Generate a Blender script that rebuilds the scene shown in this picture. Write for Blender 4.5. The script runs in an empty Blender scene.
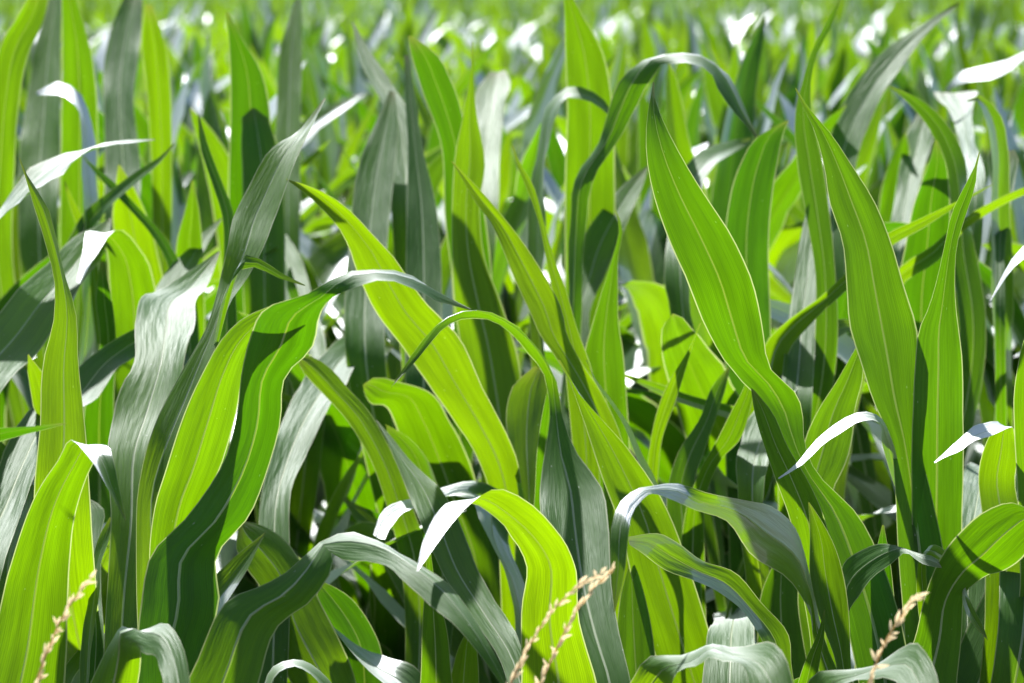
import bpy, math, random
import numpy as np
from mathutils import Vector, Matrix, Euler

random.seed(7)
rng = np.random.default_rng(11)
scene = bpy.context.scene
col = scene.collection

# ------------------------------------------------------------------ camera
CAM_H, PITCH, LENS = 1.65, 8.4, 85.0
RES_X, RES_Y = 1024, 683
FPX = LENS / 36.0 * RES_X
cam_data = bpy.data.cameras.new('camera')
cam = bpy.data.objects.new('camera', cam_data)
col.objects.link(cam)
cam_data.lens = LENS
cam_data.sensor_width = 36.0
cam_data.clip_start = 0.05
cam_data.clip_end = 3000.0
cam.location = (0, 0, CAM_H)
cam.rotation_euler = (math.radians(90 - PITCH), 0, 0)
cam_data.dof.use_dof = True
cam_data.dof.focus_distance = 2.46
cam_data.dof.aperture_fstop = 5.6
cam_data.dof.aperture_blades = 7
scene.camera = cam
CAM_M = Matrix.Translation((0, 0, CAM_H)) @ Euler((math.radians(90 - PITCH), 0, 0)).to_matrix().to_4x4()
CAM_R = np.array(CAM_M.to_3x3())
CAM_P = np.array([0, 0, CAM_H])

# ------------------------------------------------------------------ sky, sun, exposure
SUN_EL, SUN_AZ = 58.0, -20.0          # azimuth measured from straight ahead (+Y), positive to the right
world = bpy.data.worlds.new('World')
scene.world = world
world.use_nodes = True
wn = world.node_tree
wn.nodes.clear()
sky = wn.nodes.new('ShaderNodeTexSky')
sky.sky_type = 'NISHITA'
sky.sun_disc = False
sky.sun_elevation = math.radians(SUN_EL)
sky.sun_rotation = math.radians(SUN_AZ)
sky.dust_density = 1.0
sky.air_density = 1.0
bg = wn.nodes.new('ShaderNodeBackground')
bg.inputs['Strength'].default_value = 0.075
wo = wn.nodes.new('ShaderNodeOutputWorld')
wn.links.new(sky.outputs[0], bg.inputs['Color'])
wn.links.new(bg.outputs[0], wo.inputs['Surface'])

sun_data = bpy.data.lights.new('sun', 'SUN')
sun_data.energy = 5.0
sun_data.angle = math.radians(1.2)
sun_data.color = (1.0, 0.975, 0.94)
sun = bpy.data.objects.new('sun', sun_data)
col.objects.link(sun)
el, az = math.radians(SUN_EL), math.radians(SUN_AZ)
to_sun = Vector((math.sin(az) * math.cos(el), math.cos(az) * math.cos(el), math.sin(el)))
sun.rotation_euler = to_sun.to_track_quat('Z', 'Y').to_euler()

vs = scene.view_settings
vs.view_transform = 'Standard'
vs.look = 'None'
vs.exposure = 1.38
vs.gamma = 1.0
vs.use_curve_mapping = False
scene.render.resolution_x, scene.render.resolution_y = RES_X, RES_Y
try:
    scene.cycles.max_bounces = 10
    scene.cycles.transmission_bounces = 4
    scene.cycles.diffuse_bounces = 2
except Exception:
    pass

# ------------------------------------------------------------------ materials
def new_mat(name):
    m = bpy.data.materials.new(name)
    m.use_nodes = True
    m.node_tree.nodes.clear()
    return m, m.node_tree.nodes, m.node_tree.links

def math_node(N, L, op, a, b=None, clamp=False):
    n = N.new('ShaderNodeMath')
    n.operation = op
    n.use_clamp = clamp
    for i, v in enumerate((a, b)):
        if v is None:
            continue
        if isinstance(v, (int, float)):
            n.inputs[i].default_value = v
        else:
            L.new(v, n.inputs[i])
    return n.outputs[0]

def mix_rgb(N, L, fac, a, b, mode='MIX'):
    n = N.new('ShaderNodeMix')
    n.data_type = 'RGBA'
    n.blend_type = mode
    if isinstance(fac, (int, float)):
        n.inputs[0].default_value = fac
    else:
        L.new(fac, n.inputs[0])
    for i, v in ((6, a), (7, b)):
        if isinstance(v, tuple):
            n.inputs[i].default_value = (*v, 1)
        else:
            L.new(v, n.inputs[i])
    return n.outputs[2]

def leaf_material(name, rib=True):
    m, N, L = new_mat(name)
    out = N.new('ShaderNodeOutputMaterial')
    uv = N.new('ShaderNodeUVMap')
    uv.uv_map = 'UVMap'
    sep = N.new('ShaderNodeSeparateXYZ')
    L.new(uv.outputs[0], sep.inputs[0])
    u, v = sep.outputs[0], sep.outputs[1]
    info = N.new('ShaderNodeObjectInfo')
    rnd = info.outputs['Random']
    du = math_node(N, L, 'ABSOLUTE', math_node(N, L, 'SUBTRACT', u, 0.5))
    # parallel veins: noise stretched along the blade
    comb = N.new('ShaderNodeCombineXYZ')
    L.new(math_node(N, L, 'MULTIPLY', u, 80.0), comb.inputs[0])
    L.new(math_node(N, L, 'MULTIPLY', v, 2.2), comb.inputs[1])
    L.new(math_node(N, L, 'MULTIPLY', rnd, 40.0), comb.inputs[2])
    vein = N.new('ShaderNodeTexNoise')
    vein.inputs['Scale'].default_value = 1.0
    vein.inputs['Detail'].default_value = 2.0
    L.new(comb.outputs[0], vein.inputs['Vector'])
    vfac = vein.outputs['Fac']
    comb2 = N.new('ShaderNodeCombineXYZ')
    L.new(math_node(N, L, 'MULTIPLY', u, 4.0), comb2.inputs[0])
    L.new(math_node(N, L, 'MULTIPLY', v, 6.0), comb2.inputs[1])
    L.new(math_node(N, L, 'MULTIPLY', rnd, 77.0), comb2.inputs[2])
    broad = N.new('ShaderNodeTexNoise')
    broad.inputs['Scale'].default_value = 1.0
    broad.inputs['Detail'].default_value = 3.0
    L.new(comb2.outputs[0], broad.inputs['Vector'])
    bfac = broad.outputs['Fac']
    # fine vein lines
    wave = N.new('ShaderNodeTexWave')
    wave.wave_type = 'BANDS'
    wave.bands_direction = 'X'
    wave.inputs['Scale'].default_value = 11.0
    wave.inputs['Distortion'].default_value = 0.6
    wave.inputs['Detail'].default_value = 1.0
    L.new(uv.outputs[0], wave.inputs['Vector'])
    # masks
    ribm = N.new('ShaderNodeMapRange')
    ribm.interpolation_type = 'SMOOTHSTEP'
    ribm.inputs['From Min'].default_value = 0.022
    ribm.inputs['From Max'].default_value = 0.008
    L.new(du, ribm.inputs['Value'])
    edgem = N.new('ShaderNodeMapRange')
    edgem.inputs['From Min'].default_value = 0.474
    edgem.inputs['From Max'].default_value = 0.488
    L.new(du, edgem.inputs['Value'])
    # reflected colour
    c = mix_rgb(N, L, rnd, (0.030, 0.098, 0.009), (0.044, 0.118, 0.009))
    c = mix_rgb(N, L, math_node(N, L, 'MULTIPLY', vfac, 0.4), c, (0.05, 0.12, 0.016))
    c = mix_rgb(N, L, math_node(N, L, 'MULTIPLY', ribm.outputs[0], 0.55), c, (0.18, 0.22, 0.13))
    c = mix_rgb(N, L, math_node(N, L, 'MULTIPLY', edgem.outputs[0], 0.8), c, (0.30, 0.33, 0.20))
    # transmitted colour
    t = mix_rgb(N, L, rnd, (0.068, 0.22, 0.0), (0.245, 0.43, 0.0))
    vs_ = N.new('ShaderNodeMapRange')
    vs_.inputs['From Min'].default_value = 0.3
    vs_.inputs['From Max'].default_value = 0.7
    vs_.inputs['To Min'].default_value = 0.78
    vs_.inputs['To Max'].default_value = 1.10
    L.new(vfac, vs_.inputs['Value'])
    bs_ = N.new('ShaderNodeMapRange')
    bs_.inputs['From Min'].default_value = 0.3
    bs_.inputs['From Max'].default_value = 0.7
    bs_.inputs['To Min'].default_value = 0.70
    bs_.inputs['To Max'].default_value = 1.14
    L.new(bfac, bs_.inputs['Value'])
    ws_ = math_node(N, L, 'ADD', math_node(N, L, 'MULTIPLY', wave.outputs['Fac'], 0.2), 0.86)
    k = math_node(N, L, 'MULTIPLY', math_node(N, L, 'MULTIPLY', vs_.outputs[0], bs_.outputs[0]), ws_)
    vm = N.new('ShaderNodeVectorMath')
    vm.operation = 'SCALE'
    L.new(t, vm.inputs[0])
    L.new(k, vm.inputs['Scale'])
    t = vm.outputs[0]
    t = mix_rgb(N, L, math_node(N, L, 'MULTIPLY', ribm.outputs[0], 0.4), t, (0.15, 0.25, 0.005))
    t = mix_rgb(N, L, math_node(N, L, 'MULTIPLY', edgem.outputs[0], 0.85), t, (0.46, 0.52, 0.20))
    # dry straw-coloured tips on some leaves
    uv2 = N.new('ShaderNodeUVMap')
    uv2.uv_map = 'Along'
    sep2 = N.new('ShaderNodeSeparateXYZ')
    L.new(uv2.outputs[0], sep2.inputs[0])
    tipm = N.new('ShaderNodeMapRange')
    tipm.interpolation_type = 'SMOOTHSTEP'
    tipm.inputs['From Min'].default_value = 1.02
    tipm.inputs['From Max'].default_value = 1.12
    L.new(math_node(N, L, 'ADD', sep2.outputs[0], math_node(N, L, 'MULTIPLY', vfac, 0.12)), tipm.inputs['Value'])
    c = mix_rgb(N, L, tipm.outputs[0], c, (0.24, 0.17, 0.08))
    t = mix_rgb(N, L, tipm.outputs[0], t, (0.28, 0.20, 0.06))
    # small pale specks
    vor = N.new('ShaderNodeTexVoronoi')
    vor.inputs['Scale'].default_value = 1.0
    comb3 = N.new('ShaderNodeCombineXYZ')
    L.new(math_node(N, L, 'MULTIPLY', u, 9.0), comb3.inputs[0])
    L.new(math_node(N, L, 'MULTIPLY', v, 70.0), comb3.inputs[1])
    L.new(math_node(N, L, 'MULTIPLY', rnd, 31.0), comb3.inputs[2])
    L.new(comb3.outputs[0], vor.inputs['Vector'])
    sp = math_node(N, L, 'LESS_THAN', vor.outputs['Distance'], 0.10)
    sepc = N.new('ShaderNodeSeparateColor')
    L.new(vor.outputs['Color'], sepc.inputs[0])
    sp = math_node(N, L, 'MULTIPLY', sp, math_node(N, L, 'GREATER_THAN', sepc.outputs[0], 0.8))
    c = mix_rgb(N, L, math_node(N, L, 'MULTIPLY', sp, 0.7), c, (0.5, 0.55, 0.42))
    # relief
    bump = N.new('ShaderNodeBump')
    bump.inputs['Strength'].default_value = 0.22
    bump.inputs['Distance'].default_value = 0.002
    h = math_node(N, L, 'ADD', math_node(N, L, 'MULTIPLY', vfac, 1.2), math_node(N, L, 'MULTIPLY', wave.outputs['Fac'], 0.25))
    L.new(h, bump.inputs['Height'])
    # gentle dents and creases along the blade
    comb4 = N.new('ShaderNodeCombineXYZ')
    L.new(math_node(N, L, 'MULTIPLY', u, 7.0), comb4.inputs[0])
    L.new(math_node(N, L, 'MULTIPLY', v, 15.0), comb4.inputs[1])
    L.new(math_node(N, L, 'MULTIPLY', rnd, 53.0), comb4.inputs[2])
    dent = N.new('ShaderNodeTexNoise')
    dent.inputs['Scale'].default_value = 1.0
    dent.inputs['Detail'].default_value = 2.5
    L.new(comb4.outputs[0], dent.inputs['Vector'])
    bump2 = N.new('ShaderNodeBump')
    bump2.inputs['Strength'].default_value = 0.28
    bump2.inputs['Distance'].default_value = 0.009
    L.new(dent.outputs['Fac'], bump2.inputs['Height'])
    L.new(bump2.outputs[0], bump.inputs['Normal'])
    pr = N.new('ShaderNodeBsdfPrincipled')
    L.new(c, pr.inputs['Base Color'])
    rr = N.new('ShaderNodeMapRange')
    rr.inputs['To Min'].default_value = 0.40
    rr.inputs['To Max'].default_value = 0.56
    L.new(bfac, rr.inputs['Value'])
    L.new(rr.outputs[0], pr.inputs['Roughness'])
    pr.inputs['IOR'].default_value = 1.5
    pr.inputs['Specular IOR Level'].default_value = 0.1
    L.new(bump.outputs[0], pr.inputs['Normal'])
    tr = N.new('ShaderNodeBsdfTranslucent')
    L.new(t, tr.inputs['Color'])
    L.new(bump2.outputs[0], tr.inputs['Normal'])
    add = N.new('ShaderNodeMixShader')
    add.inputs[0].default_value = 0.52
    L.new(pr.outputs[0], add.inputs[1])
    L.new(tr.outputs[0], add.inputs[2])
    # waxy bloom on top: thin glossy film
    gl = N.new('ShaderNodeBsdfGlossy')
    gl.inputs['Roughness'].default_value = 0.57
    gl.inputs['Color'].default_value = (0.93, 0.95, 1.0, 1)
    L.new(bump.outputs[0], gl.inputs['Normal'])
    fr = N.new('ShaderNodeFresnel')
    fr.inputs['IOR'].default_value = 1.45
    film = N.new('ShaderNodeMixShader')
    L.new(math_node(N, L, 'ADD', math_node(N, L, 'MULTIPLY', fr.outputs[0], 0.42), 0.0), film.inputs[0])
    L.new(add.outputs[0], film.inputs[1])
    L.new(gl.outputs[0], film.inputs[2])
    L.new(film.outputs[0], out.inputs['Surface'])
    return m

LEAF = leaf_material('corn_leaf')

def simple_translucent(name, base, trans, mix, rough=0.5):
    m, N, L = new_mat(name)
    out = N.new('ShaderNodeOutputMaterial')
    pr = N.new('ShaderNodeBsdfPrincipled')
    geo = N.new('ShaderNodeTexCoord')
    nz = N.new('ShaderNodeTexNoise')
    nz.inputs['Scale'].default_value = 40.0
    nz.inputs['Detail'].default_value = 4.0
    L.new(geo.outputs['Object'], nz.inputs['Vector'])
    c = mix_rgb(N, L, nz.outputs['Fac'], tuple(x * 0.75 for x in base), tuple(min(1, x * 1.25) for x in base))
    L.new(c, pr.inputs['Base Color'])
    pr.inputs['Roughness'].default_value = rough
    tr = N.new('ShaderNodeBsdfTranslucent')
    tr.inputs['Color'].default_value = (*trans, 1)
    mx = N.new('ShaderNodeMixShader')
    mx.inputs[0].default_value = mix
    L.new(pr.outputs[0], mx.inputs[1])
    L.new(tr.outputs[0], mx.inputs[2])
    L.new(mx.outputs[0], out.inputs['Surface'])
    return m

RIB = simple_translucent('corn_midrib', (0.42, 0.48, 0.34), (0.17, 0.27, 0.004), 0.5, 0.4)
STALK = simple_translucent('corn_stalk', (0.04, 0.08, 0.015), (0.1, 0.18, 0.02), 0.15, 0.45)
GRASS_STEM = simple_translucent('dry_grass_stem', (0.6, 0.42, 0.2), (0.7, 0.5, 0.22), 0.5, 0.6)
SPIKELET = simple_translucent('dry_spikelet', (0.75, 0.63, 0.45), (0.97, 0.87, 0.68), 0.82, 0.6)

def soil_material():
    m, N, L = new_mat('soil')
    out = N.new('ShaderNodeOutputMaterial')
    pr = N.new('ShaderNodeBsdfPrincipled')
    tc = N.new('ShaderNodeTexCoord')
    n1 = N.new('ShaderNodeTexNoise')
    n1.inputs['Scale'].default_value = 9.0
    n1.inputs['Detail'].default_value = 8.0
    L.new(tc.outputs['Object'], n1.inputs['Vector'])
    c = mix_rgb(N, L, n1.outputs['Fac'], (0.022, 0.014, 0.009), (0.07, 0.046, 0.028))
    L.new(c, pr.inputs['Base Color'])
    pr.inputs['Roughness'].default_value = 0.95
    b = N.new('ShaderNodeBump')
    b.inputs['Strength'].default_value = 0.8
    b.inputs['Distance'].default_value = 0.03
    L.new(n1.outputs['Fac'], b.inputs['Height'])
    L.new(b.outputs[0], pr.inputs['Normal'])
    L.new(pr.outputs[0], out.inputs['Surface'])
    return m
SOIL = soil_material()

# ------------------------------------------------------------------ mesh helpers
def mesh_from(name, verts, faces, mat, uvs=None, smooth=True, rel=None):
    me = bpy.data.meshes.new(name)
    me.from_pydata([tuple(v) for v in verts], [], faces)
    me.materials.append(mat)
    if uvs is not None:
        lay = me.uv_layers.new(name='UVMap')
        li = np.empty(len(me.loops), dtype=np.int32)
        me.loops.foreach_get('vertex_index', li)
        lay.data.foreach_set('uv', np.asarray(uvs, dtype=np.float32)[li].ravel())
        if rel is not None:
            lay2 = me.uv_layers.new(name='Along')
            rr_ = np.stack([rel, rel], 1).astype(np.float32)
            lay2.data.foreach_set('uv', rr_[li].ravel())
    if smooth:
        me.polygons.foreach_set('use_smooth', [True] * len(me.polygons))
    me.update()
    return me

def link(name, data, parent=None):
    o = bpy.data.objects.new(name, data)
    col.objects.link(o)
    if parent is not None:
        o.parent = parent
    return o

def tag(o, label=None, cat=None, group=None, kind=None):
    if label: o['label'] = label
    if cat: o['category'] = cat
    if group: o['group'] = group
    if kind: o['kind'] = kind
    return o

def grid_faces(n, m):
    f = []
    for i in range(n - 1):
        for j in range(m - 1):
            a = i * m + j
            f.append((a, a + 1, a + m + 1, a + m))
    return f

def norm(a):
    return a / np.maximum(np.linalg.norm(a, axis=-1, keepdims=True), 1e-9)

def hermite(P, t, q):
    """smooth curve through rows of P at parameters t, sampled at q (limited tangents)"""
    P = np.asarray(P, float)
    n = len(P)
    d = (P[1:] - P[:-1]) / (t[1:] - t[:-1])[:, None]
    m = np.zeros_like(P)
    m[0], m[-1] = d[0], d[-1]
    h = t[1:] - t[:-1]
    for i in range(1, n - 1):
        m[i] = (d[i - 1] * h[i] + d[i] * h[i - 1]) / (h[i] + h[i - 1])
    k = np.clip(np.searchsorted(t, q, side='right') - 1, 0, n - 2)
    hh = h[k][:, None]
    s = ((q - t[k]) / h[k])[:, None]
    return ((2 * s**3 - 3 * s**2 + 1) * P[k] + (s**3 - 2 * s**2 + s) * hh * m[k]
            + (-2 * s**3 + 3 * s**2) * P[k + 1] + (s**3 - s**2) * hh * m[k + 1])

def blade(E1, E2, fold, wave_amp, seed, m=11, split=False):
    """leaf blade between two edge curves; fold sinks the midrib, the edges ripple"""
    r = np.random.default_rng(seed)
    n = len(E1)
    C = (E1 + E2) / 2
    T = norm(np.gradient(C, axis=0))
    A = E2 - E1
    W = np.linalg.norm(A, axis=1, keepdims=True)
    Nn = np.cross(T, A)
    Nn = norm(Nn)
    # keep the normal continuous where the blade is very narrow
    for i in range(1, n):
        if (Nn[i] * Nn[i - 1]).sum() < -0.3 and W[i, 0] < 0.004:
            Nn[i] = Nn[i - 1]
    L = np.concatenate([[0], np.cumsum(np.linalg.norm(np.diff(C, axis=0), axis=1))])
    us = np.linspace(-1, 1, m)
    gap = 0.0
    if split:
        # the blade is two halves; the midrib fills the slot between them
        taper = 1 - (L / L[-1]) ** 1.4
        hw = np.minimum(0.0020, W[:, 0] * 0.04) * (0.22 + 0.78 * taper)
        gap = np.clip(2 * hw / np.maximum(W[:, 0], 1e-5), 0.004, 0.25)
        half = np.linspace(1, 0, m // 2)
        us = np.concatenate([-half, half[::-1]])
    ph = r.uniform(0, 6.28, 6)
    fr = r.uniform(9, 16, 4)
    V = np.zeros((n, m, 3))
    uvs = np.zeros((n, m, 2))
    for j, u in enumerate(us):
        side = 0 if (j < m // 2) else 1
        if split:
            u = (-1 if side == 0 else 1) * (gap + (1 - gap) * abs(u))
        else:
            u = np.full(n, u)
        prof = 1 - np.sqrt(u * u + 0.01) + 0.005
        base = C + A * (u / 2)[:, None]
        rip = (np.sin(L * fr[side] * 2.2 + ph[side]) + 0.6 * np.sin(L * fr[side + 2] * 4.1 + ph[side + 2]) + 0.3 * np.sin(L * fr[side] * 9.3 + ph[side + 4])) * np.abs(u) ** 2.4
        low = np.sin(L * 6.0 + ph[0]) * 0.4 * u * u
        off = -fold * prof * W[:, 0] * 0.5 + wave_amp * W[:, 0] * (rip + low)
        V[:, j] = base + Nn * off[:, None]
        uvs[:, j, 0] = (u + 1) / 2
        uvs[:, j, 1] = L
    return V, uvs, Nn, W, L

def rib_mesh(V, Nn, W, L, back, name):
    """midrib filling the slot between the two halves of a blade, rounded out on the leaf's back"""
    n, m, _ = V.shape
    a, b = V[:, m // 2 - 1], V[:, m // 2]
    w = np.linalg.norm(b - a, axis=1, keepdims=True)
    rows = np.stack([a, a * .72 + b * .28 + back * Nn * w * .3, (a + b) / 2 + back * Nn * w * .42, a * .28 + b * .72 + back * Nn * w * .3, b], 1)
    return mesh_from(name, rows.reshape(-1, 3), grid_faces(n, 5), RIB)

def split_faces(n, m):
    f = []
    for i in range(n - 1):
        for j in range(m - 1):
            if j == m // 2 - 1:
                continue
            a = i * m + j
            f.append((a, a + 1, a + m + 1, a + m))
    return f

# ------------------------------------------------------------------ ground
def ground():
    n = 61
    x = np.sign(np.linspace(-1, 1, n)) * np.abs(np.linspace(-1, 1, n)) ** 3 * 1500
    V, F = [], grid_faces(n, n)
    for i in range(n):
        for j in range(n):
            V.append((x[j], x[i] + 20, 0.0))
    o = link('ground', mesh_from('ground', V, F, SOIL))
    tag(o, 'dark bare soil beneath the corn rows', 'ground', kind='structure')
ground()

# ------------------------------------------------------------------ procedural corn plants
def plant_leaf(length, width, th0, th1, p, azim, z0, seed, twist=0.0, bendside=0.0, n=22, m=7, fold=0.30):
    r = np.random.default_rng(seed)
    s = np.linspace(0, 1, n)
    th = th0 + (th1 - th0) * s ** p
    ds = length / (n - 1)
    rad = np.concatenate([[0.0], np.cumsum(np.sin((th[1:] + th[:-1]) / 2) * ds)]) + 0.008
    zz = np.concatenate([[0.0], np.cumsum(np.cos((th[1:] + th[:-1]) / 2) * ds)]) + z0
    az = azim + bendside * s ** 1.6
    C = np.stack([np.cos(az) * rad, np.sin(az) * rad, zz], 1)
    T = norm(np.gradient(C, axis=0))
    side = np.stack([-np.sin(az), np.cos(az), np.zeros(n)], 1)
    side = norm(side - T * (side * T).sum(1, keepdims=True))
    nn = np.cross(side, T)
    tw = twist * s ** 1.3 + 0.12 * np.sin(s * 7 + r.uniform(0, 6))
    A = side * np.cos(tw)[:, None] + nn * np.sin(tw)[:, None]
    w = width * np.minimum(1, 0.38 + 2.2 * s) * np.clip(1 - s ** 2.6, 0, 1) ** 0.75
    w[-1] = 0.0006
    E1, E2 = C - A * w[:, None] / 2, C + A * w[:, None] / 2
    V, uvs, Nn, W, L = blade(E1, E2, fold * r.uniform(0.4, 1.3), 0.07, seed + 5, m)
    return V.reshape(-1, 3), uvs.reshape(-1, 2), grid_faces(n, m)

def stalk_mesh(h, r0=0.0125, r1=0.007, name='stalk'):
    V, F = [], []
    k = 9
    zs = []
    z = 0.0
    while z < h:
        zs += [(z, 1.0), (z + 0.012, 1.16), (z + 0.026, 1.0)]
        z += 0.13
    zs.append((h, 0.8))
    for (zz, q) in zs:
        rr = (r0 + (r1 - r0) * zz / h) * q
        for j in range(k):
            a = 2 * math.pi * j / k
            V.append((math.cos(a) * rr, math.sin(a) * rr, zz))
    for i in range(len(zs) - 1):
        for j in range(k):
            a, b = i * k + j, i * k + (j + 1) % k
            F.append((a, b, b + k, a + k))
    F.append(tuple(range((len(zs) - 1) * k, len(zs) * k)))
    return mesh_from(name, V, F, STALK)

def leaf_set(seed, n_leaf=10, top=1.0, nseg=22, mseg=7):
    """arrays for one plant: alternating arched leaves below, an upright whorl on top"""
    r = np.random.default_rng(seed)
    az0 = r.uniform(0, 6.28)
    out = []
    for i in range(n_leaf):
        f = i / (n_leaf - 1)
        azim = az0 + math.pi * i + r.normal(0, 0.35)
        z0 = 0.16 + (top - 0.42) * f ** 0.9
        if f > 0.76:
            th0, th1 = r.uniform(0.05, 0.36), (r.uniform(0.15, 0.8) if r.random() < .5 else r.uniform(0.9, 2.6))
            length, p = r.uniform(0.45, 0.68), 1.6
            width = r.uniform(0.07, 0.10)
        elif f > 0.4:
            th0, th1 = r.uniform(0.2, 0.65), r.uniform(1.0, 2.9)
            length, p = r.uniform(0.6, 0.85), r.uniform(1.3, 2.4)
            width = r.uniform(0.085, 0.115)
        else:
            th0, th1 = r.uniform(0.3, 0.6), r.uniform(1.6, 2.7)
            length, p = r.uniform(0.5, 0.75), r.uniform(1.0, 1.6)
            width = r.uniform(0.07, 0.095)
        out.append(plant_leaf(length, width, th0, th1, p, azim, z0, int(r.integers(1e6)),
                              twist=r.normal(0, 0.7), bendside=r.normal(0, 0.45), n=nseg, m=mseg))
    return out

# ------------------------------------------------------------------ leaves traced from the photograph
# pixel (x, y) at a distance measured along the view axis -> a point of the field
def pix(x, y, d):
    x, y, d = np.asarray(x, float), np.asarray(y, float), np.asarray(d, float)
    v = np.stack([(x - 512.0) / FPX * d, -(y - 341.5) / FPX * d, -d], -1)
    return v @ CAM_R.T + CAM_P

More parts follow.
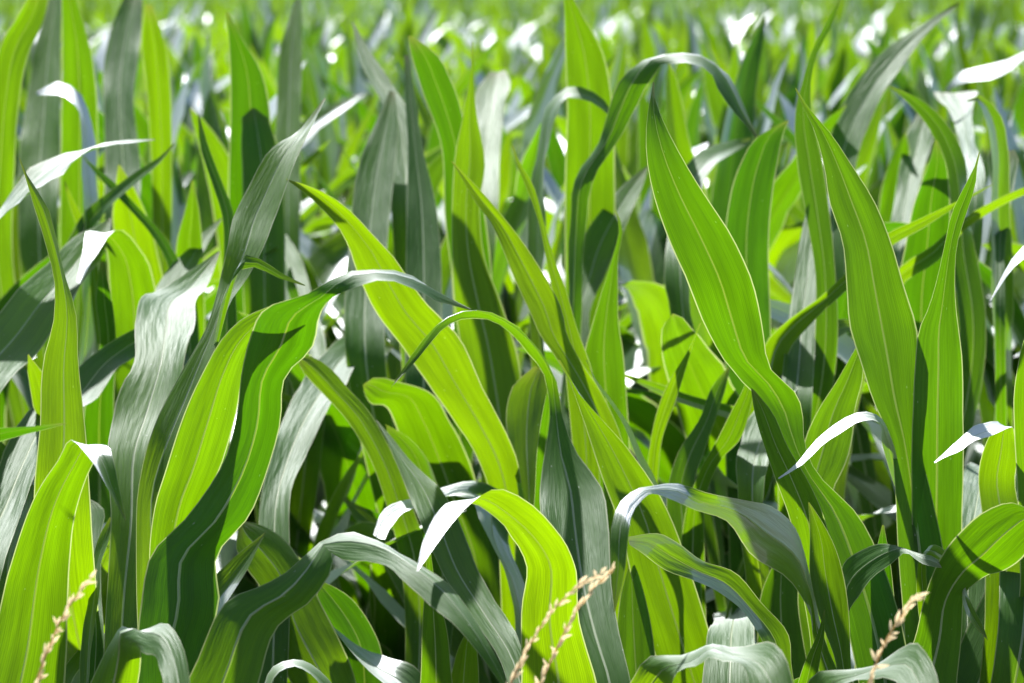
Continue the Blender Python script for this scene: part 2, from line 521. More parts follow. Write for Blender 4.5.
# plant -> list of (distance m, lean cm, edge tilt cm, fold, stations)
# a station is edge 1 x, y, edge 2 x, y[, depth cm[, edge tilt cm]] from the leaf's base to its tip
LEAVES = {
'rise': [
 # broad silver blade
 (2.56, 0, 0, .22, [(104,700,136,700,-2),(104,655,136,650,0),(106,600,140,600,2),(111,520,150,525,5),(107,450,160,450,10),(116,405,178,405,16),(134,362,186,357,22),(135,325,195,325,29),(146,295,196,300,38),(176,280,207,287,46),(200,264,214,270,51),(218,251,220,252,54)]),
 # long blade twisting up to the high grey tip
 (2.52, 0, 0, .25, [(140,690,178,690,0),(138,640,175,640,0),(136,560,168,560,0),(138,490,166,490,1),(150,440,184,440,3),(168,395,203,395,6),(193,352,213,355,9),(205,331,220,332,11),(213,308,229,306,13),(220,280,246,280,16),(228,245,263,248,18),(234,213,275,217,21),(246,190,284,194,23),(270,151,300,150,27),(302,126,318,113,32),(324,98,326,98,34)]),
 (2.50, -24, 0, -.2, [(146,660,190,660),(150,600,200,600),(149,555,196,555),(155,506,205,500),(166,468,222,462),(184,414,236,415),(204,370,244,372),(222,340,256,342),(245,318,275,322),(275,305,290,312),(300,300,302,302)]),
 (2.38, -10, 0, -.25, [(136,700,200,700,0),(136,645,206,645,0),(140,608,219,605,0),(148,560,216,560,0),(190,513,250,515,-1),(222,465,266,475,-2),(236,420,280,425,-4),(241,375,285,378,-7),(250,338,313,345,-10),(268,307,320,316,-14),(310,292,335,297,-17),(350,272,356,288,-18,-3),(375,272,378,284,-18,-4),(415,280,412,290,-16,-4),(440,293,437,300,-14,-3),(471,309,470,310,-12)]),
 (2.24, 0, 0, -.2, [(75,720,130,725,0,0),(95,672,138,680,-2,-1),(108,642,140,652,-4,-4),(118,625,138,647,-6,-7),(140,632,145,648,-8,-8),(166,623,155,655,-11,-5),(182,645,161,672,-14,-4),(190,690,166,700,-18,-3),(185,740,184,740,-22)]),
 (2.62, -5, 0, .15, [(222,330,214,345),(238,275,226,292),(246,255,240,270),(258,258,252,267),(280,272,278,278),(305,285,305,286)]),
],
'left_bright': [
 (2.45, 0, 0, -.15, [(-30,730,60,730,0),(-8,640,67,645,-2),(10,566,70,560,-6),(35,496,77,507,-11),(58,460,91,468,-15),(72,442,107,443,-18),(92,462,114,462,-20),(104,482,120,492,-21),(125,520,126,520,-22)]),
 (2.55, 22, -3, .2, [(55,730,82,730),(61,672,85,675),(80,648,100,662),(104,633,112,650),(130,620,131,625)]),
 (2.62, 16, 0, .2, [(88,640,104,640),(87,590,101,590),(86,560,101,560),(82,525,101,535),(78,500,100,505),(79,496,88,498)]),
 (2.58, 6, -2, .2, [(80,680,90,680),(82,640,92,640),(88,590,98,590),(92,560,101,562),(100,535,109,541),(110,517,113,520)]),
 (2.20, -4, 2, -.2, [(-60,450,-60,475),(-40,438,-40,458),(0,428,0,443),(25,426,26,436),(48,424,48,429),(66,423,66,424)]),
],
'left_grey': [
 (2.70, 52, 0, .25, [(-60,420,-20,440),(-30,350,10,380),(0,312,40,350),(22,285,65,310),(50,262,88,275),(78,233,105,250),(100,224,110,232),(110,217,111,218)]),
 (2.58, 52, -2, .25, [(-40,560,0,580),(-10,490,25,505),(5,455,42,455),(25,412,66,420),(60,387,95,398),(95,352,118,368),(132,330,135,357),(165,320,168,335)]),
 (2.66, 30, -3, .2, [(-10,580,18,580),(0,530,25,530),(15,490,38,485),(35,465,52,462),(58,445,66,450),(72,440,73,441)]),
 (2.90, 30, -8, .1, [(-60,260,-60,280),(-30,225,-30,244),(0,205,0,221),(28,178,36,192),(70,151,74,160),(105,142,106,147),(155,139,155,140)]),
],
'left_fold': [
 (3.30, 0, 0, -.2, [(112,470,165,470,0),(112,420,165,420,0),(112,340,160,340,-3),(109,285,155,285,-7),(105,248,142,253,-11),(88,229,120,231,-15),(82,258,97,253,-20),(75,290,82,280,-24),(71,305,72,305,-27)]),
 (2.52, -4, 2, -.35, [(35,470,88,470),(40,420,85,420),(43,370,80,370),(54,310,74,305),(53,275,63,270),(43,235,55,232),(33,203,47,205),(27,182,30,180),(19,158,20,158)]),
 (3.20, -14, 0, .2, [(80,480,118,480),(86,400,114,400),(100,340,116,340),(96,300,112,300),(100,262,104,262)]),
],
'left_cross': [
 (3.35, 4, 0, .25, [(200,360,180,360),(195,300,175,300),(178,258,165,258),(162,233,150,233),(141,210,131,211),(113,181,106,185),(92,164,90,167),(80,153,81,154)]),
 (3.42, -10, -2, .2, [(45,310,65,320),(60,260,75,270),(83,216,95,224),(112,190,120,197),(135,172,142,178),(158,158,160,163),(173,144,174,145)]),
 (3.20, 24, -3, .2, [(145,360,172,360),(150,310,175,315),(158,282,188,285),(180,255,197,265),(200,235,207,245),(221,218,222,219)]),
 (3.48, -14, 0, .15, [(170,390,206,390),(172,330,205,330),(175,270,204,270),(177,240,202,240),(185,210,199,210),(192,180,193,180)]),
 (3.55, -16, 0, .15, [(130,390,170,390),(125,330,170,330),(118,270,163,275),(112,220,150,225),(115,190,135,190),(118,165,120,165)]),
 (3.42, -5, 0, .2, [(92,310,102,310),(85,250,95,250),(75,222,86,222),(68,200,74,200),(64,181,65,181)]),
 (3.05, 8, 0, .25, [(214,350,238,350),(218,300,236,300),(224,250,234,250),(222,215,233,212),(211,180,222,182),(200,145,208,145),(198,114,199,114)]),
],
'curl': [
 (2.24, 0, 0, -.25, [(165,730,250,735,1,0),(195,665,261,675,0),(228,600,282,622,0),(258,587,310,602,0,0),(300,563,332,562,1,-2),(318,545,330,552,2,-3),(342,533,345,560,1,-4.5),(376,537,378,565,-2,-4.5),(412,560,402,577,-6,-4),(450,586,432,604,-9,-3.5),(478,625,463,634,-12,-2),(508,682,502,686,-14,0),(515,705,515,706,-15)]),
 (2.30, 4, -6, .1, [(240,740,258,745),(255,700,268,702),(273,664,282,672),(295,658,296,666),(312,662,310,675),(330,678,322,690),(345,710,346,712)]),
 (2.80, 50, 0, .25, [(258,600,290,600,-3),(258,560,290,560,0),(260,505,290,500,6),(272,455,303,462,14),(284,415,325,415,23),(302,382,345,385,32),(322,355,357,362,41),(345,335,372,353,48),(375,332,386,353,54),(393,346,394,348,58)]),
],
'dark_low': [
 (2.72, 8, -4, .2, [(440,720,415,740),(430,690,405,705),(412,668,392,690),(386,658,366,668),(362,643,346,648),(340,624,332,628),(325,609,318,612),(303,602,303,604)]),
 (2.75, 4, 0, -.2, [(345,650,300,700),(320,600,270,640),(300,560,262,590),(280,536,245,565),(258,524,236,545),(245,521,238,530)]),
 (2.78, 0, 0, .2, [(390,740,345,740),(385,690,345,690),(378,640,340,645),(360,608,330,625),(340,590,318,600),(322,581,316,585)]),
 (2.85, 30, 0, .25, [(325,760,368,760),(320,720,365,720),(312,670,347,668),(306,630,334,634),(306,608,322,615),(300,590,304,590)]),
 (2.95, 0, 0, -.3, [(435,620,405,620),(430,560,400,560),(412,505,385,500),(400,470,373,465),(383,435,360,440),(368,410,345,418),(348,388,324,395),(330,368,308,378),(310,356,300,366),(297,356,297,357)]),
 (3.05, -4, 0, .2, [(455,570,430,570),(450,520,425,520),(438,485,410,475),(425,455,400,450),(405,435,388,435),(385,424,386,425)]),
 (2.72, -10, 0, .1, [(412,800,458,800),(415,740,458,740),(421,670,451,670),(422,630,447,630),(424,600,441,605),(426,570,434,575),(428,545,430,545)]),
 (2.76, -10, 0, .1, [(440,780,485,780),(445,720,480,720),(452,670,478,660),(462,640,475,635),(470,628,472,628)]),
],
'centre': [
 (2.44, 0, 0, .22, [(597,790,640,790,-3),(597,740,640,740,0),(590,683,631,683,3),(572,630,620,635,7),(556,580,612,585,12),(541,520,608,520,19),(540,485,601,486,23),(545,450,576,450,26),(550,418,563,418,28),(549,398,559,394,29),(544,374,557,381,28,-1),(535,360,548,361,26,-2),(513,336,521,331,22,-3),(495,324,500,318,19,-3),(468,318,470,309,15,-3),(448,324,445,317,12,-2),(431,342,425,337,9,-1),(409,369,405,365,7,0),(391,387,391,388,5)]),
 (2.47, 0, 0, -.25, [(515,800,610,800,1),(515,760,610,760,0),(521,683,597,683,-1),(521,612,579,620,-5),(526,560,576,565,-9),(508,530,565,538,-13),(480,508,535,508,-17),(462,500,500,489,-20),(446,503,472,503,-24),(431,522,452,524,-28),(422,545,434,548,-31),(417,571,418,571,-34)]),
 (2.85, 0, -3, .2, [(540,690,518,690,0),(535,640,515,640,0),(524,585,505,570,2),(508,545,485,530,4),(505,498,472,500,6),(478,481,455,498,4,-5),(440,489,428,505,0,-5),(405,498,402,514,-4,-5),(382,512,391,526,-8,-3),(373,535,385,540,-11)]),
 (2.50, 40, 0, .22, [(515,770,550,770),(510,720,545,720),(500,660,524,655),(463,605,507,615),(435,559,478,570),(420,522,464,533),(406,485,440,487),(390,447,408,457),(376,420,377,420)]),
 (2.90, 8, 0, .25, [(515,620,548,620),(515,560,545,560),(518,490,540,490),(508,440,545,440),(507,405,550,400),(513,386,550,385),(535,366,545,370)]),
 (2.86, -12, 0, .1, [(528,620,560,620),(530,560,556,560),(535,490,552,490),(537,450,553,450),(545,400,555,405),(550,380,552,380)]),
],
'centre_back': [
 (3.02, -26, 0, .15, [(502,640,538,640),(500,580,535,580),(495,510,524,505),(478,460,518,465),(452,420,503,425),(425,378,482,387),(400,345,462,343),(378,318,437,315),(360,280,415,287),(350,250,393,257),(340,230,370,232),(318,205,345,207),(300,190,315,188),(286,179,287,179)]),
 (3.25, -10, 0, .3, [(485,530,532,530),(480,470,530,470),(470,400,524,400),(459,340,515,345),(454,300,500,300),(452,250,484,255),(452,210,480,205),(455,155,485,160),(463,116,476,110),(470,75,474,75),(472,42,473,42)]),
 (3.20, -12, 0, .2, [(455,620,505,620,0),(450,560,500,560,0),(425,500,480,495,-2),(408,460,467,455,-5),(395,425,450,420,-8),(385,405,432,395,-11),(370,403,400,383,-13),(364,392,375,378,-14),(363,385,364,384,-15)]),
],
'centre_tall': [
 (2.90, -3, 0, .5, [(605,510,630,505),(600,460,625,450),(578,400,600,390),(556,358,580,360),(540,335,567,335),(529,310,562,310),(517,285,550,285),(507,260,533,257),(492,225,513,229),(474,200,483,193),(460,175,464,173),(451,161,452,161)]),
 (2.95, -4, 0, .2, [(575,540,602,540),(575,480,600,480),(570,420,597,410),(565,370,592,370),(562,330,577,328),(552,290,566,290),(546,258,553,255),(538,220,543,218),(526,187,532,182),(517,165,520,163),(512,145,513,145)]),
 (3.10, -14, 0, .15, [(590,580,634,580),(590,520,632,520),(588,450,630,450),(586,400,627,400),(585,350,623,350),(592,325,619,325),(602,290,618,290),(611,262,618,258),(619,225,622,225),(615,210,616,210)]),
 (2.72, -8, 0, .2, [(690,800,745,800),(680,740,740,740),(655,655,712,640),(632,580,690,570),(618,520,672,520),(603,480,655,487),(590,440,627,447),(578,405,600,417),(568,378,577,390),(558,360,560,360)]),
 (2.72, 0, 2, .3, [(672,560,663,560),(668,520,660,520),(658,485,650,485),(641,452,635,455),(626,420,620,420),(610,398,607,400),(597,382,596,384),(586,360,587,360)]),
 (3.20, 34, 0, .25, [(556,450,595,450),(560,400,595,400),(566,350,592,350),(570,310,590,310),(571,280,606,275),(580,245,618,243),(600,212,632,210),(622,185,642,188),(647,166,648,167)]),
],
'right_long': [
 (2.55, -8, 0, .12, [(860,700,915,700,0),(850,640,905,640,0),(830,570,885,570,0),(812,510,858,515,0),(795,465,815,470,0),(782,435,805,445,0),(765,405,803,415,0),(745,383,797,395,-1),(722,357,770,365,-3),(703,322,762,322,-5),(686,278,752,280,-8),(668,238,733,238,-10),(651,185,700,187,-12),(646,150,679,152,-13),(647,118,663,120,-13),(651,95,655,98,-12),(653,82,654,82,-11)]),
 (2.45, 0, 0, -.15, [(845,690,830,710,0),(825,640,815,655,0),(812,580,808,612,-1),(800,535,790,580,-3),(775,508,752,555,-6),(745,500,728,522,-9),(705,492,695,510,-12),(675,483,672,500,-14,-2),(652,486,655,494,-17),(634,490,645,497,-20),(618,505,633,512,-22),(611,530,629,530,-24),(611,560,625,570,-25),(614,612,615,612,-26)]),
 (2.50, 0, -1.5, .15, [(805,760,790,770,0),(800,720,785,730,0),(792,670,778,685,0),(786,632,762,640,0),(762,605,745,615,0),(735,573,722,595,-1),(702,560,695,581,-3),(677,542,665,570,-5),(655,533,642,553,-7),(628,537,630,545,-9)]),
 (2.57, -10, 0, .1, [(810,640,842,640),(800,580,835,580),(790,520,825,520),(775,478,808,480),(762,440,787,445),(754,410,772,412),(751,388,754,390)]),
 (2.44, -2, 0, .75, [(840,770,858,770),(838,720,856,720),(836,664,851,662),(818,612,849,615),(810,575,844,578),(810,535,832,540),(809,515,818,515),(808,502,809,502)]),
 (2.47, -8, 0, .2, [(785,770,808,770),(790,720,812,720),(798,683,816,683),(806,660,821,655),(817,635,824,638),(824,610,825,610)]),
 (2.80, 0, 0, .2, [(760,780,818,780),(758,700,814,700),(757,640,808,635),(762,590,800,585),(778,555,790,553),(788,535,789,535)]),
 (2.66, 2, 0, .2, [(620,780,662,780),(618,700,658,700),(616,640,652,630),(622,590,642,585),(631,558,633,558)]),
],
'right_pair': [
 (2.60, -8, 0, .28, [(908,700,950,700),(905,640,948,640),(898,560,945,560),(895,490,930,490),(890,440,920,445),(872,398,919,402),(859,358,919,362),(849,325,917,328),(846,285,905,290),(842,240,891,243),(829,200,874,200),(824,165,852,165),(812,125,828,130),(802,105,808,107),(795,88,796,88)]),
 (2.64, -18, 0, .15, [(915,700,960,700),(915,640,960,640),(912,560,962,560),(912,480,963,480),(912,420,964,420),(915,365,963,365),(920,328,959,330),(929,307,956,307),(938,275,955,275),(945,243,957,245),(951,215,965,218),(966,183,976,183),(974,168,977,168),(979,152,980,152)]),
 (2.50, 0, -4, .1, [(930,600,920,600,20,0),(925,560,915,560,18,0),(912,510,902,510,15,0),(900,470,890,472,9,0),(892,440,882,444,4,0),(880,416,876,421,0,-3),(862,412,860,420,-2),(838,424,840,432,-4),(815,441,820,447,-6),(796,464,800,466,-7),(778,478,779,479,-8)]),
 (2.52, 0, -3, -.1, [(842,690,850,700,0),(835,650,845,660,0),(838,600,849,612,-2),(843,566,862,594,-4),(858,553,876,578,-6),(880,544,893,563,-8),(898,547,905,553,-10,-3),(920,555,921,563,-12,-3),(938,560,935,567,-14,-2),(942,568,942,568,-15)]),
 (2.65, -12, 0, .15, [(848,790,908,790),(850,740,905,740),(856,660,900,660),(864,600,895,605),(874,560,890,560),(882,525,884,525)]),
 (2.70, 0, 2, .35, [(800,610,842,610),(800,560,840,560),(798,500,832,495),(804,448,850,450),(818,412,857,410),(836,383,863,380),(852,354,864,358),(868,330,869,332)]),
],
'right_cross': [
 (3.10, -10, 1, .2, [(740,490,775,500),(745,430,775,440),(757,380,782,390),(766,343,790,350),(785,322,808,328),(818,298,822,312),(845,274,848,288),(888,233,893,245),(918,219,922,229),(955,202,956,207),(993,184,994,184)]),
 (3.25, -10, 1.5, .2, [(850,360,868,370),(880,300,890,310),(900,268,906,281),(928,249,932,264),(966,216,970,226),(995,200,998,208),(1025,187,1025,195),(1060,178,1060,180)]),
 (3.00, 34, 0, .2, [(780,400,812,400),(785,350,815,350),(790,310,816,310),(795,275,820,270),(800,240,822,235),(808,205,820,205),(815,185,817,185)]),
 (2.85, 40, -5, .2, [(735,470,765,480),(745,430,775,440),(770,385,795,395),(795,345,812,362),(825,325,830,345),(850,320,850,332),(865,330,864,336)]),
],
'twigs_mid': [
 (3.02, -12, 0, .2, [(638,600,657,600),(640,540,655,540),(646,480,658,478),(650,445,662,440),(660,402,675,403),(671,378,684,374),(687,352,693,345),(700,323,701,323)]),
 (2.95, 4, 0, .2, [(668,600,702,600),(668,540,700,540),(669,482,696,475),(677,455,703,455),(700,418,715,420),(712,387,725,390),(728,367,730,368)]),
 (2.98, -12, 0, .2, [(678,620,706,620),(680,560,705,560),(690,495,708,490),(700,470,720,462),(717,440,740,440),(733,408,750,410),(745,385,755,385),(750,360,752,360)]),
 (3.10, -4, 1.2, .2, [(760,412,758,430),(745,410,742,424),(728,405,724,417),(692,396,690,406),(660,384,658,394),(640,378,639,384),(622,373,622,376)]),
],
'front_low': [
 (2.25, 0, -6, .1, [(590,770,640,780,0,0),(605,730,650,740,0,0),(632,680,672,685,-2,-2),(650,658,680,675,-4,-5),(685,652,697,664,-6,-7),(710,637,712,652,-8,-8),(732,646,735,658,-10,-8),(760,646,745,668,-12,-6),(780,650,750,690,-15,-4),(795,690,765,715,-18,-3),(800,730,790,735,-21)]),
 (2.52, 0, 0, .1, [(695,790,762,790,-1),(698,740,760,740,0),(702,683,757,683,4),(705,655,756,655,8),(707,637,755,640,12),(711,624,754,622,18),(715,618,752,617,24),(720,624,748,624,32)]),
],
'right_bottom': [
 (2.46, 0, 0, -.18, [(890,790,955,790,0),(890,740,955,740,0),(905,665,958,675,-1),(915,640,962,637,-2),(923,605,965,595,-4),(938,563,988,575,-7),(958,535,1010,568,-10),(985,510,1030,550,-13),(1011,501,1045,530,-15),(1030,510,1055,530,-18),(1060,540,1062,542,-22)]),
 (2.56, 8, 0, -.5, [(920,790,975,795),(930,740,985,745),(945,683,1008,683),(962,640,1028,645),(985,590,1045,600),(1005,550,1060,560),(1040,490,1060,500)]),
 (2.64, 0, 0, .12, [(950,650,985,650,-3),(950,600,985,600,0),(954,540,988,535,5),(957,505,995,505,12),(961,478,1001,485,21),(968,464,1004,477,30),(972,462,1008,475,36)]),
 (2.43, -4, -1, .2, [(940,560,948,552),(955,570,962,566),(961,590,966,590),(964,608,976,612),(977,630,984,628),(988,640,988,641)]),
 (2.25, 0, -6, .1, [(785,750,815,790,0,0),(800,700,830,740,0,-2),(822,671,840,690,-2,-5),(843,668,855,682,-4,-6),(862,662,870,676,-6,-7),(880,656,880,674,-8,-7),(910,643,895,680,-11,-5),(930,660,905,700,-15,-4),(942,700,918,730,-19,-3),(945,745,938,750,-22)]),
 (2.56, 0, 0, .15, [(985,600,1025,600,0),(985,540,1025,540,0),(978,475,1015,480,0),(983,450,1018,455,-2),(993,430,1014,432,-4),(1000,423,1013,426,-6,-3),(985,423,990,434,-9,-4),(968,430,970,442,-12,-4),(952,443,956,451,-14,-3),(934,462,935,463,-17)]),
 (2.50, 24, 0, .2, [(998,620,1052,620),(1000,560,1050,560),(1003,505,1040,505),(1012,475,1040,470),(1030,440,1045,440),(1045,410,1046,410)]),
 (2.52, -14, 0, .2, [(1020,580,1072,580),(1018,520,1070,520),(1015,440,1060,440),(1014,395,1055,395),(1020,355,1045,355),(1030,320,1032,320)]),
 (2.72, 0, -2, .2, [(1060,225,1062,240),(1040,235,1045,245),(1022,247,1024,257),(1008,263,1011,270),(997,285,1000,287),(990,301,991,301)]),
],
# softly blurred plants of the rows behind
'far_a': [
 (3.6, -14, 0, .2, [(-20,230,12,230),(-15,160,15,160),(-8,90,20,95),(0,45,28,55),(18,15,45,18),(35,-15,50,-15)]),
 (3.8, 34, 0, .25, [(18,220,58,220),(20,150,60,150),(26,105,61,95),(35,50,61,50),(48,5,62,0),(55,-30,60,-30)]),
 (3.7, -16, 0, .2, [(60,230,98,230),(60,170,98,170),(62,90,96,90),(62,40,90,45),(62,-5,75,-5),(64,-30,66,-30)]),
 (3.4, 10, -5, .1, [(100,200,84,200),(95,150,80,150),(90,120,80,110),(78,92,70,98),(60,82,60,95),(36,92,37,95)]),
],
'far_b': [
 (3.75, 34, 0, .25, [(105,230,140,230),(105,160,140,160),(104,100,134,100),(103,68,138,60),(112,25,142,25),(128,-10,143,-8)]),
 (3.9, -14, 0, .2, [(152,200,172,200),(150,140,172,140),(145,80,170,85),(141,40,166,45),(145,5,152,5)]),
],
'far_c': [
 (3.6, -14, 0, .2, [(228,290,275,290),(228,230,275,230),(229,170,270,170),(230,110,270,110),(230,65,261,72),(228,30,240,35),(226,12,228,12)]),
 (3.45, 6, 0, .2, [(243,280,285,280),(243,220,285,220),(242,170,282,170),(242,130,272,130),(246,112,262,112),(252,108,255,108)]),
 (3.9, 28, 0, .25, [(275,210,300,210),(275,150,300,150),(277,95,301,95),(280,50,302,50),(290,15,302,10),(300,-15,302,-15)]),
 (3.35, 36, 0, .25, [(292,400,326,400),(290,340,325,340),(280,290,312,295),(272,255,302,262),(266,230,285,232),(268,216,270,216)]),
],
'far_d': [
 (3.4, -12, 0, .2, [(452,280,492,280),(445,220,485,215),(440,140,468,140),(421,88,453,85),(410,50,432,50),(408,36,412,36)]),
 (3.4, 34, 0, .25, [(392,220,422,220),(390,160,420,160),(385,110,408,110),(366,75,388,78),(356,45,368,48),(352,22,353,22)]),
 (3.2, 32, 0, .25, [(405,380,442,380),(405,320,442,320),(406,260,441,260),(407,200,436,205),(408,150,424,155),(405,100,416,100),(404,55,409,55)]),
 (3.2, 32, 0, .3, [(345,350,385,350),(345,290,385,290),(350,235,388,235),(358,170,395,165),(372,130,398,125),(390,90,395,92)]),
 (3.7, 36, 0, .2, [(468,210,498,210),(470,150,500,150),(475,110,505,105),(480,85,510,80),(492,72,505,70)]),
],
'far_e': [
 (3.5, -14, 0, .2, [(565,250,615,250),(565,180,615,180),(567,100,612,100),(565,50,602,50),(564,5,577,5),(562,-25,564,-25)]),
 (3.2, 0, -2, -.2, [(568,290,582,295,0),(570,230,585,235,0),(575,178,592,182,-2),(600,138,620,138,-4),(612,100,635,110,-6),(622,78,648,83,-8),(645,60,662,63,-9,-3),(675,53,680,65,-10,-6),(705,54,705,72,-11,-6),(728,75,718,88,-12,-5),(742,105,735,112,-13,-3),(757,135,756,138,-14)]),
 (3.3, 6, -5, .1, [(528,260,543,260),(530,200,545,200),(537,150,548,150),(545,105,556,112),(565,88,566,97),(590,91,588,100),(608,105,606,112),(618,125,617,126)]),
],
'far_f': [
 (3.2, -6, 0, .2, [(725,420,775,420),(725,360,772,360),(725,300,770,300),(727,215,770,220),(740,165,777,165),(760,135,784,132),(788,120,789,121)]),
 (3.1, -2, 0, .3, [(815,330,838,330),(815,270,835,270),(806,215,830,215),(797,160,822,160),(795,115,812,115),(803,80,811,80),(812,50,818,52),(825,25,831,28),(838,0,840,2),(845,-15,846,-15)]),
 (3.3, 30, -5, .2, [(665,260,690,262),(672,215,695,220),(680,175,702,185),(700,152,715,165),(730,140,735,152),(750,138,750,143)]),
],
'far_g': [
 (3.5, 26, -3, .2, [(815,250,845,255),(820,190,850,200),(832,130,862,140),(855,85,880,100),(885,50,905,62),(920,25,928,32),(958,2,959,4)]),
 (3.2, 4, 2, .2, [(985,310,958,310),(975,250,950,250),(968,200,950,195),(965,160,942,162),(945,122,928,128),(920,99,910,105),(888,85,889,86)]),
 (3.3, 50, -2, .1, [(965,200,985,195),(960,150,975,140),(955,125,972,118),(945,105,975,100),(935,95,978,92),(933,92,976,90)]),
 (3.4, 45, 0, .2, [(885,320,912,320),(885,260,912,260),(892,215,915,210),(900,165,925,165),(908,130,934,132),(918,112,935,115)]),
 (3.3, -14, 0, .2, [(895,360,950,360),(895,300,950,300),(905,250,950,250),(915,200,950,195),(930,160,945,160),(935,140,937,140)]),
],
'far_h': [
 (3.3, -6, -2, .2, [(1012,260,992,260),(1010,200,990,200),(1008,150,992,150),(1000,115,985,118),(978,95,975,100),(968,100,967,102)]),
 (3.2, 20, 0, .1, [(995,300,1005,300),(995,250,1005,250),(993,210,1010,210),(990,175,1016,175),(987,157,1018,157),(990,150,1014,150)]),
 (4.0, 20, -6, .1, [(1055,35,1058,45),(1040,40,1042,50),(1020,52,1022,62),(985,68,990,78),(958,74,960,82),(945,90,950,92)]),
],
}
LABELS = {
 'rise': 'corn plant with a broad silver blade beside two bright overlapping blades, left foreground',
 'left_bright': 'corn plant with the bright upright blade folding over, at the lower left corner',
 'left_grey': 'corn plant at the left edge with long streaked silver-grey blades lying back',
 'left_fold': 'corn plant with a dark narrow spike and a folded-over silver tip, upper left',
 'left_cross': 'corn plant with thin blades crossing each other behind the dark narrow spike',
 'curl': 'corn plant whose dark lower blade turns over into a long silver ribbon',
 'dark_low': 'shaded corn plant with low dark blades under the long silver ribbon',
 'centre': 'corn plant in the centre with a wide blue-grey blade and an arching thin tip',
 'centre_back': 'corn plant with a wide bright blade slanting up left behind the arching thin tip',
 'centre_tall': 'corn plant with slender pointed blades leaning left just right of centre',
 'right_long': 'corn plant with one very tall wide blade leaning left, right of centre',
 'right_pair': 'corn plant with two tall bright blades standing side by side like rabbit ears',
 'right_cross': 'corn plant whose thin bright blade passes behind the two side-by-side blades',
 'twigs_mid': 'small corn plant with narrow blades under the very tall wide blade',
 'front_low': 'corn plant at the bottom edge with a silver arched blade beside the paired grass heads',
 'right_bottom': 'corn plant with a big curved blade bending to the right, lower right corner',
 'far_a': 'blurred corn plant with bright and grey upright blades in the top left corner',
 'far_b': 'blurred corn plant with one upright grey blade, second from the top left corner',
 'far_c': 'blurred corn plant with a bright pointed blade above the tall grey tip',
 'far_d': 'blurred corn plant with several grey blades left of the upright spike, top centre',
 'far_e': 'blurred corn plant with one blade arching over to the right, top centre',
 'far_f': 'blurred corn plant with a twisted upright tip behind the very tall wide blade',
 'far_g': 'blurred corn plant with pale shining blades behind the pair of side-by-side blades',
 'far_h': 'blurred corn plant with hanging pale leaves at the upper right edge',
}

NS, MS = 56, 14

def hero_blade(d, lean, tilt, fold, st):
    """edge curves of one traced leaf in field coordinates"""
    n = len(st)
    cx = np.array([(s[0] + s[2]) / 2 for s in st], float)
    cy = np.array([(s[1] + s[3]) / 2 for s in st], float)
    arc = np.concatenate([[0], np.cumsum(np.hypot(np.diff(cx), np.diff(cy)))])
    f = arc / arc[-1]
    c = np.array([s[4] if len(s) > 4 else lean * f[i] for i, s in enumerate(st)], float) / 100
    taper = np.minimum(1, 3 * (1 - f))
    e = np.array([s[5] if len(s) > 5 else tilt * taper[i] for i, s in enumerate(st)], float) / 100
    e[-1] = 0
    dd = d + c
    E1 = pix([s[0] for s in st], [s[1] for s in st], dd - e / 2)
    E2 = pix([s[2] for s in st], [s[3] for s in st], dd + e / 2)
    return E1, E2

def hero_plant(key, leaves, label, seed):
    curves = [hero_blade(*l) for l in leaves]
    base = np.array([(a[0] + b[0]) / 2 for a, b in curves])
    sx, sy = base[:, 0].mean(), base[:, 1].mean()
    org = np.array([sx, sy, 0.0])
    root = link('corn_plant', None)
    root.location = (sx, sy, 0)
    root.empty_display_size = 0.1
    tag(root, label, 'corn plant')
    top = max(0.45, min(0.66, base[:, 2].max() - 0.1))
    link('stalk', stalk_mesh(top), root)
    for i, ((E1, E2), l) in enumerate(zip(curves, leaves)):
        b0 = (E1[0] + E2[0]) / 2
        w0 = np.linalg.norm(E2[0] - E1[0])
        hd = math.hypot(b0[0] - sx, b0[1] - sy)
        zt = max(0.12, min(top - 0.03, b0[2] - 0.10 - 0.9 * hd))
        ax = norm(E2[0] - E1[0])
        S = np.array([sx, sy, zt])
        Mid = (S + b0) / 2 + np.array([0, 0, -0.10 * hd])
        E1x = np.vstack([S - ax * 0.012, Mid - ax * (0.012 + w0 / 2) / 2, E1])
        E2x = np.vstack([S + ax * 0.012, Mid + ax * (0.012 + w0 / 2) / 2, E2])
        C = (E1x + E2x) / 2
        t = np.concatenate([[0], np.cumsum(np.maximum(np.linalg.norm(np.diff(C, axis=0), axis=1), 1e-3))])
        q = np.linspace(0, t[-1], NS)
        H = hermite(np.hstack([E1x, E2x]), t, q)
        V, uvs, Nn, W, Ln = blade(H[:, :3], H[:, 3:], 0.0, 0.0, seed * 31 + i, MS)
        # fold > 0 sinks the midrib away from the viewer where the leaf's widest part faces him
        k = int(np.argmax(W[:, 0]))
        sgn = 1.0 if (Nn[k] * (CAM_P - (H[k, :3] + H[k, 3:]) / 2)).sum() > 0 else -1.0
        V, uvs, Nn, W, Ln = blade(H[:, :3], H[:, 3:], l[3] * sgn, 0.048, seed * 31 + i, MS, split=True)
        V = V - org
        lf = link('leaf', mesh_from('leaf', V.reshape(-1, 3), split_faces(NS, MS), LEAF, uvs.reshape(-1, 2), rel=np.repeat(Ln / Ln[-1], MS)), root)
        link('midrib', rib_mesh(V, Nn, W, Ln, -1.0 if l[3] * sgn > 0 else 1.0, 'midrib'), lf)
    return root, sx, sy

hero_xy = []
for i, (k, ls) in enumerate(LEAVES.items()):
    r, sx, sy = hero_plant(k, ls, LABELS[k], i + 3)
    hero_xy.append((sx, sy))

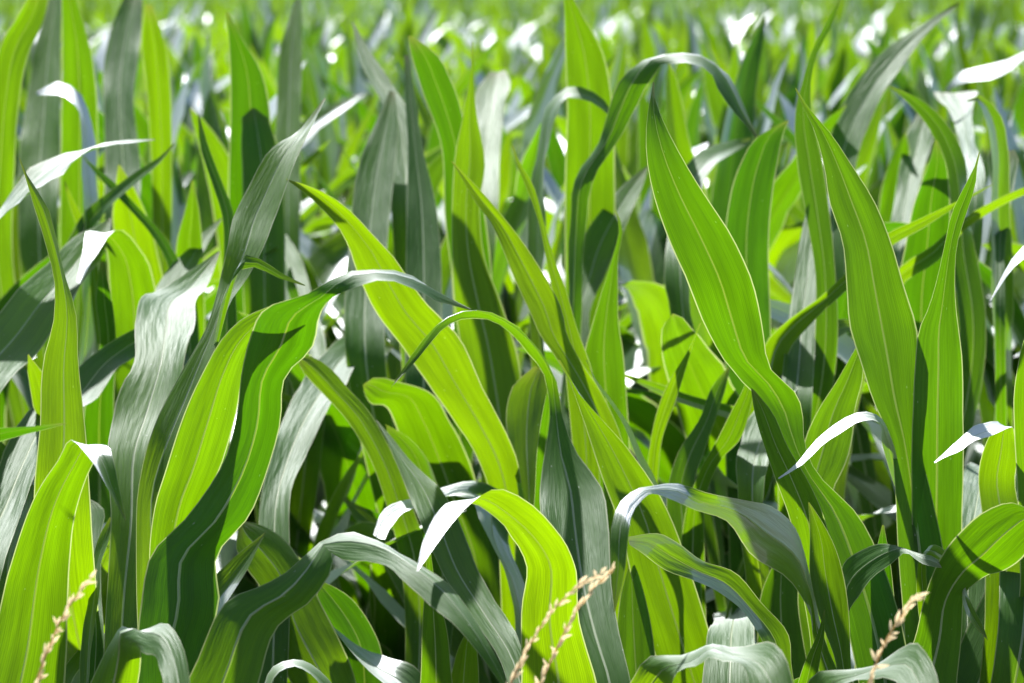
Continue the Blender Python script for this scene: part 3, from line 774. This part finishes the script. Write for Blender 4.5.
# ------------------------------------------------------------------ the rows behind: individual plants, shared meshes
NVAR = 4
variants = []                       # plants of four heights with leaves of full size
for hc, top in enumerate((0.76, 0.95, 1.12, 1.23, 1.24)):
    cls = []
    for v in range(NVAR):
        ls = leaf_set(100 + v + 17 * hc, n_leaf=12 + v % 3, top=top)
        cls.append([mesh_from('leaf', V, F, LEAF, uv, rel=uv[:, 1] / uv[:, 1].max()) for (V, uv, F) in ls])
    variants.append((cls, stalk_mesh(top - 0.14)))

def view_xy(x, y, z):
    p = (np.array([x, y, z]) - CAM_P) @ CAM_R
    return 512 + p[0] / -p[2] * FPX, 341.5 - p[1] / -p[2] * FPX, -p[2]

rows = []
rr = random.Random(5)
ROW, GAP, ANG = 0.46, 0.13, math.radians(14)
for i in range(-140, 170):
    for j in range(-500, 500):
        x0 = j * GAP + rr.uniform(-.04, .04)
        y0 = i * ROW + rr.uniform(-.07, .07)
        x = x0 * math.cos(ANG) - y0 * math.sin(ANG)
        y = x0 * math.sin(ANG) + y0 * math.cos(ANG)
        if y < 2.62 or y > 50:
            continue
        half = y * 512 / FPX + 1.3 + 0.06 * y
        if abs(x) > half:
            continue
        rows.append((x, y))
rows.sort(key=lambda p: math.hypot(*p))
near, far = [], []
for (x, y) in rows:
    if any(math.hypot(x - a, y - b) < 0.11 for a, b in hero_xy):
        continue
    (near if len(near) < 270 and abs(x) < y * 512 / FPX + 0.3 else far).append((x, y))

def height_class(y):
    # the front ranks are the shorter ones
    for k, lim in enumerate((2.98, 3.3, 3.75, 4.3)):
        if y < lim:
            return k
    return 4

for n, (x, y) in enumerate(near):
    v = rr.randrange(NVAR)
    root = link('corn_plant', None)
    root.empty_display_size = 0.1
    root.location = (x, y, 0)
    root.rotation_euler = (rr.gauss(0, .13), rr.gauss(0, .13), rr.uniform(0, 6.283))
    cls, stalk = variants[height_class(y)]
    s = rr.uniform(0.92, 1.07)
    root.scale = (s * rr.uniform(.95, 1.05), s * rr.uniform(.95, 1.05), s)
    tag(root, 'green corn plant among the crowded rows behind the front plants', 'corn plant', 'corn plants of the rows behind')
    link('stalk', stalk, root)
    for me in cls[v]:
        link('leaf', me, root)

# the field beyond: too many plants to count, one mass of leaves
def far_field(pts):
    sets = []
    for v in range(6):
        hi = leaf_set(300 + v, n_leaf=9, top=1.18, nseg=12, mseg=3)
        lo = leaf_set(400 + v, n_leaf=8, top=1.18, nseg=7, mseg=3)
        pack = []
        for ls in (hi, lo):
            V = np.vstack([l[0] for l in ls])
            U = np.vstack([l[1] for l in ls])
            off, F = 0, []
            for l in ls:
                F.append(np.array(l[2]) + off)
                off += len(l[0])
            pack.append((V, U, np.vstack(F)))
        sets.append(pack)
    Vs, Us, Fs, off = [], [], [], 0
    for (x, y) in pts:
        V, U, F = sets[rr.randrange(6)][0 if y < 13 else 1]
        a = rr.uniform(0, 6.283)
        s = rr.uniform(0.97, 1.1)
        ca, sa = math.cos(a) * s, math.sin(a) * s
        P = np.empty_like(V)
        P[:, 0] = V[:, 0] * ca - V[:, 1] * sa + x
        P[:, 1] = V[:, 0] * sa + V[:, 1] * ca + y
        P[:, 2] = V[:, 2] * s
        Vs.append(P); Us.append(U); Fs.append(F + off)
        off += len(V)
    V = np.vstack(Vs).astype(np.float32); U = np.vstack(Us).astype(np.float32); F = np.vstack(Fs).astype(np.int32)
    me = bpy.data.meshes.new('corn_field')
    me.vertices.add(len(V)); me.vertices.foreach_set('co', V.ravel())
    me.loops.add(F.size); me.loops.foreach_set('vertex_index', F.ravel())
    me.polygons.add(len(F)); me.polygons.foreach_set('loop_start', np.arange(0, F.size, 4, dtype=np.int32))
    me.polygons.foreach_set('use_smooth', np.ones(len(F), dtype=bool))
    lay = me.uv_layers.new(name='UVMap')
    lay.data.foreach_set('uv', U[F.ravel()].ravel())
    me.materials.append(LEAF)
    me.update(calc_edges=True)
    me.validate()
    o = link('corn_field', me)
    tag(o, 'blurred mass of corn leaves stretching away at the top', 'corn field', kind='stuff')
    print('far plants', len(pts), 'tris', len(F) * 2)
far_field(far)

# ------------------------------------------------------------------ dry grass heads at the field edge
def spikelet_mesh():
    V, F = [], []
    k = 6
    prof = [(0, .0005), (.002, .0015), (.0045, .0018), (.0075, .0011), (.0105, .0001)]
    for z, r in prof:
        for j in range(k):
            a = 2 * math.pi * j / k
            V.append((math.cos(a) * r, math.sin(a) * r * .7, z))
    for i in range(len(prof) - 1):
        for j in range(k):
            a, b = i * k + j, i * k + (j + 1) % k
            F.append((a, b, b + k, a + k))
    return mesh_from('spikelet', V, F, SPIKELET)
SPK = spikelet_mesh()

def grass_head(pts, d, label, n, seed, r=.0009):
    """pts: pixels from where the stem enters the picture up to its tip; below it the stem runs down to the soil"""
    g = random.Random(seed)
    P = [pix(x, y, d + o / 100) for (x, y, o) in pts]
    p0 = P[0]
    foot = np.array([p0[0] - 0.10, p0[1] + 0.03, 0.0])
    mid = np.array([p0[0] - 0.035, p0[1] + 0.01, p0[2] * 0.55])
    chain = np.array([foot, mid] + P)
    t = np.concatenate([[0], np.cumsum(np.linalg.norm(np.diff(chain, axis=0), axis=1))])
    q = np.concatenate([np.linspace(0, t[2], 14)[:-1], np.linspace(t[2], t[-1], 26)])
    C = hermite(chain, t, q)
    T = norm(np.gradient(C, axis=0))
    k = 6
    V, F = [], []
    for i in range(len(C)):
        s = norm(np.cross(T[i], [0.3, 1, 0.1])); b = np.cross(T[i], s)
        rad = (r * 1.5 if q[i] < t[2] else r * (1 - 0.65 * (q[i] - t[2]) / (t[-1] - t[2])))
        for j in range(k):
            a = 2 * math.pi * j / k
            V.append(C[i] - foot + rad * (math.cos(a) * s + math.sin(a) * b))
    for i in range(len(C) - 1):
        for j in range(k):
            a, b = i * k + j, i * k + (j + 1) % k
            F.append((a, b, b + k, a + k))
    root = link('grass_seed_head', None)
    root.location = foot
    root.empty_display_size = .05
    tag(root, label, 'seed head', 'dry grass heads at the field edge')
    link('stem', mesh_from('stem', V, F, GRASS_STEM), root)
    for i in range(n):
        tt = t[2] - 0.02 + (t[-1] - t[2] + 0.02) * (i + g.uniform(-.3, .3)) / (n - 1)
        tt = min(max(tt, 0), t[-1])
        idx = min(np.searchsorted(q, tt), len(C) - 1)
        c = hermite(chain, t, np.array([tt]))[0] - foot
        T0 = Vector(T[idx])
        ang = g.uniform(0, 6.283)
        s = Vector(norm(np.cross(T[idx], [0.3, 1, 0.1]))); b = T0.cross(s)
        out = (s * math.cos(ang) + b * math.sin(ang))
        spread = g.uniform(.12, .42) if g.random() > .15 else g.uniform(.7, 1.1)
        dr = (T0 * math.cos(spread) + out * math.sin(spread)).normalized()
        o = link('spikelet', SPK, root)
        o.rotation_mode = 'QUATERNION'
        o.rotation_quaternion = dr.to_track_quat('Z', 'X')
        o.location = Vector(c) + out * r * .8
        sc = g.uniform(.65, 1.0)
        o.scale = (sc, sc, sc * g.uniform(.85, 1.2))

grass_head([(33, 690, 0), (48, 650, 0), (62, 618, -1), (78, 594, -1), (92, 577, -2)], 2.0,
           'pale dry grass head leaning over the bright leaf at bottom left', 42, 1)
grass_head([(508, 690, 0), (530, 645, 0), (556, 607, -1), (583, 582, -1), (601, 574, -2)], 2.0,
           'dry grass head with a bent tip, left one of the crossing pair', 40, 2)
grass_head([(538, 690, 0), (556, 650, 0), (574, 615, -1), (594, 588, -1), (612, 571, -2)], 2.03,
           'dry grass head with a straight tip, right one of the crossing pair', 40, 3)
grass_head([(866, 690, 0), (875, 667, 0), (889, 635, -1), (903, 614, -1), (917, 596, -2)], 2.0,
           'single dry grass head standing before the silver curled leaf at bottom right', 34, 4)
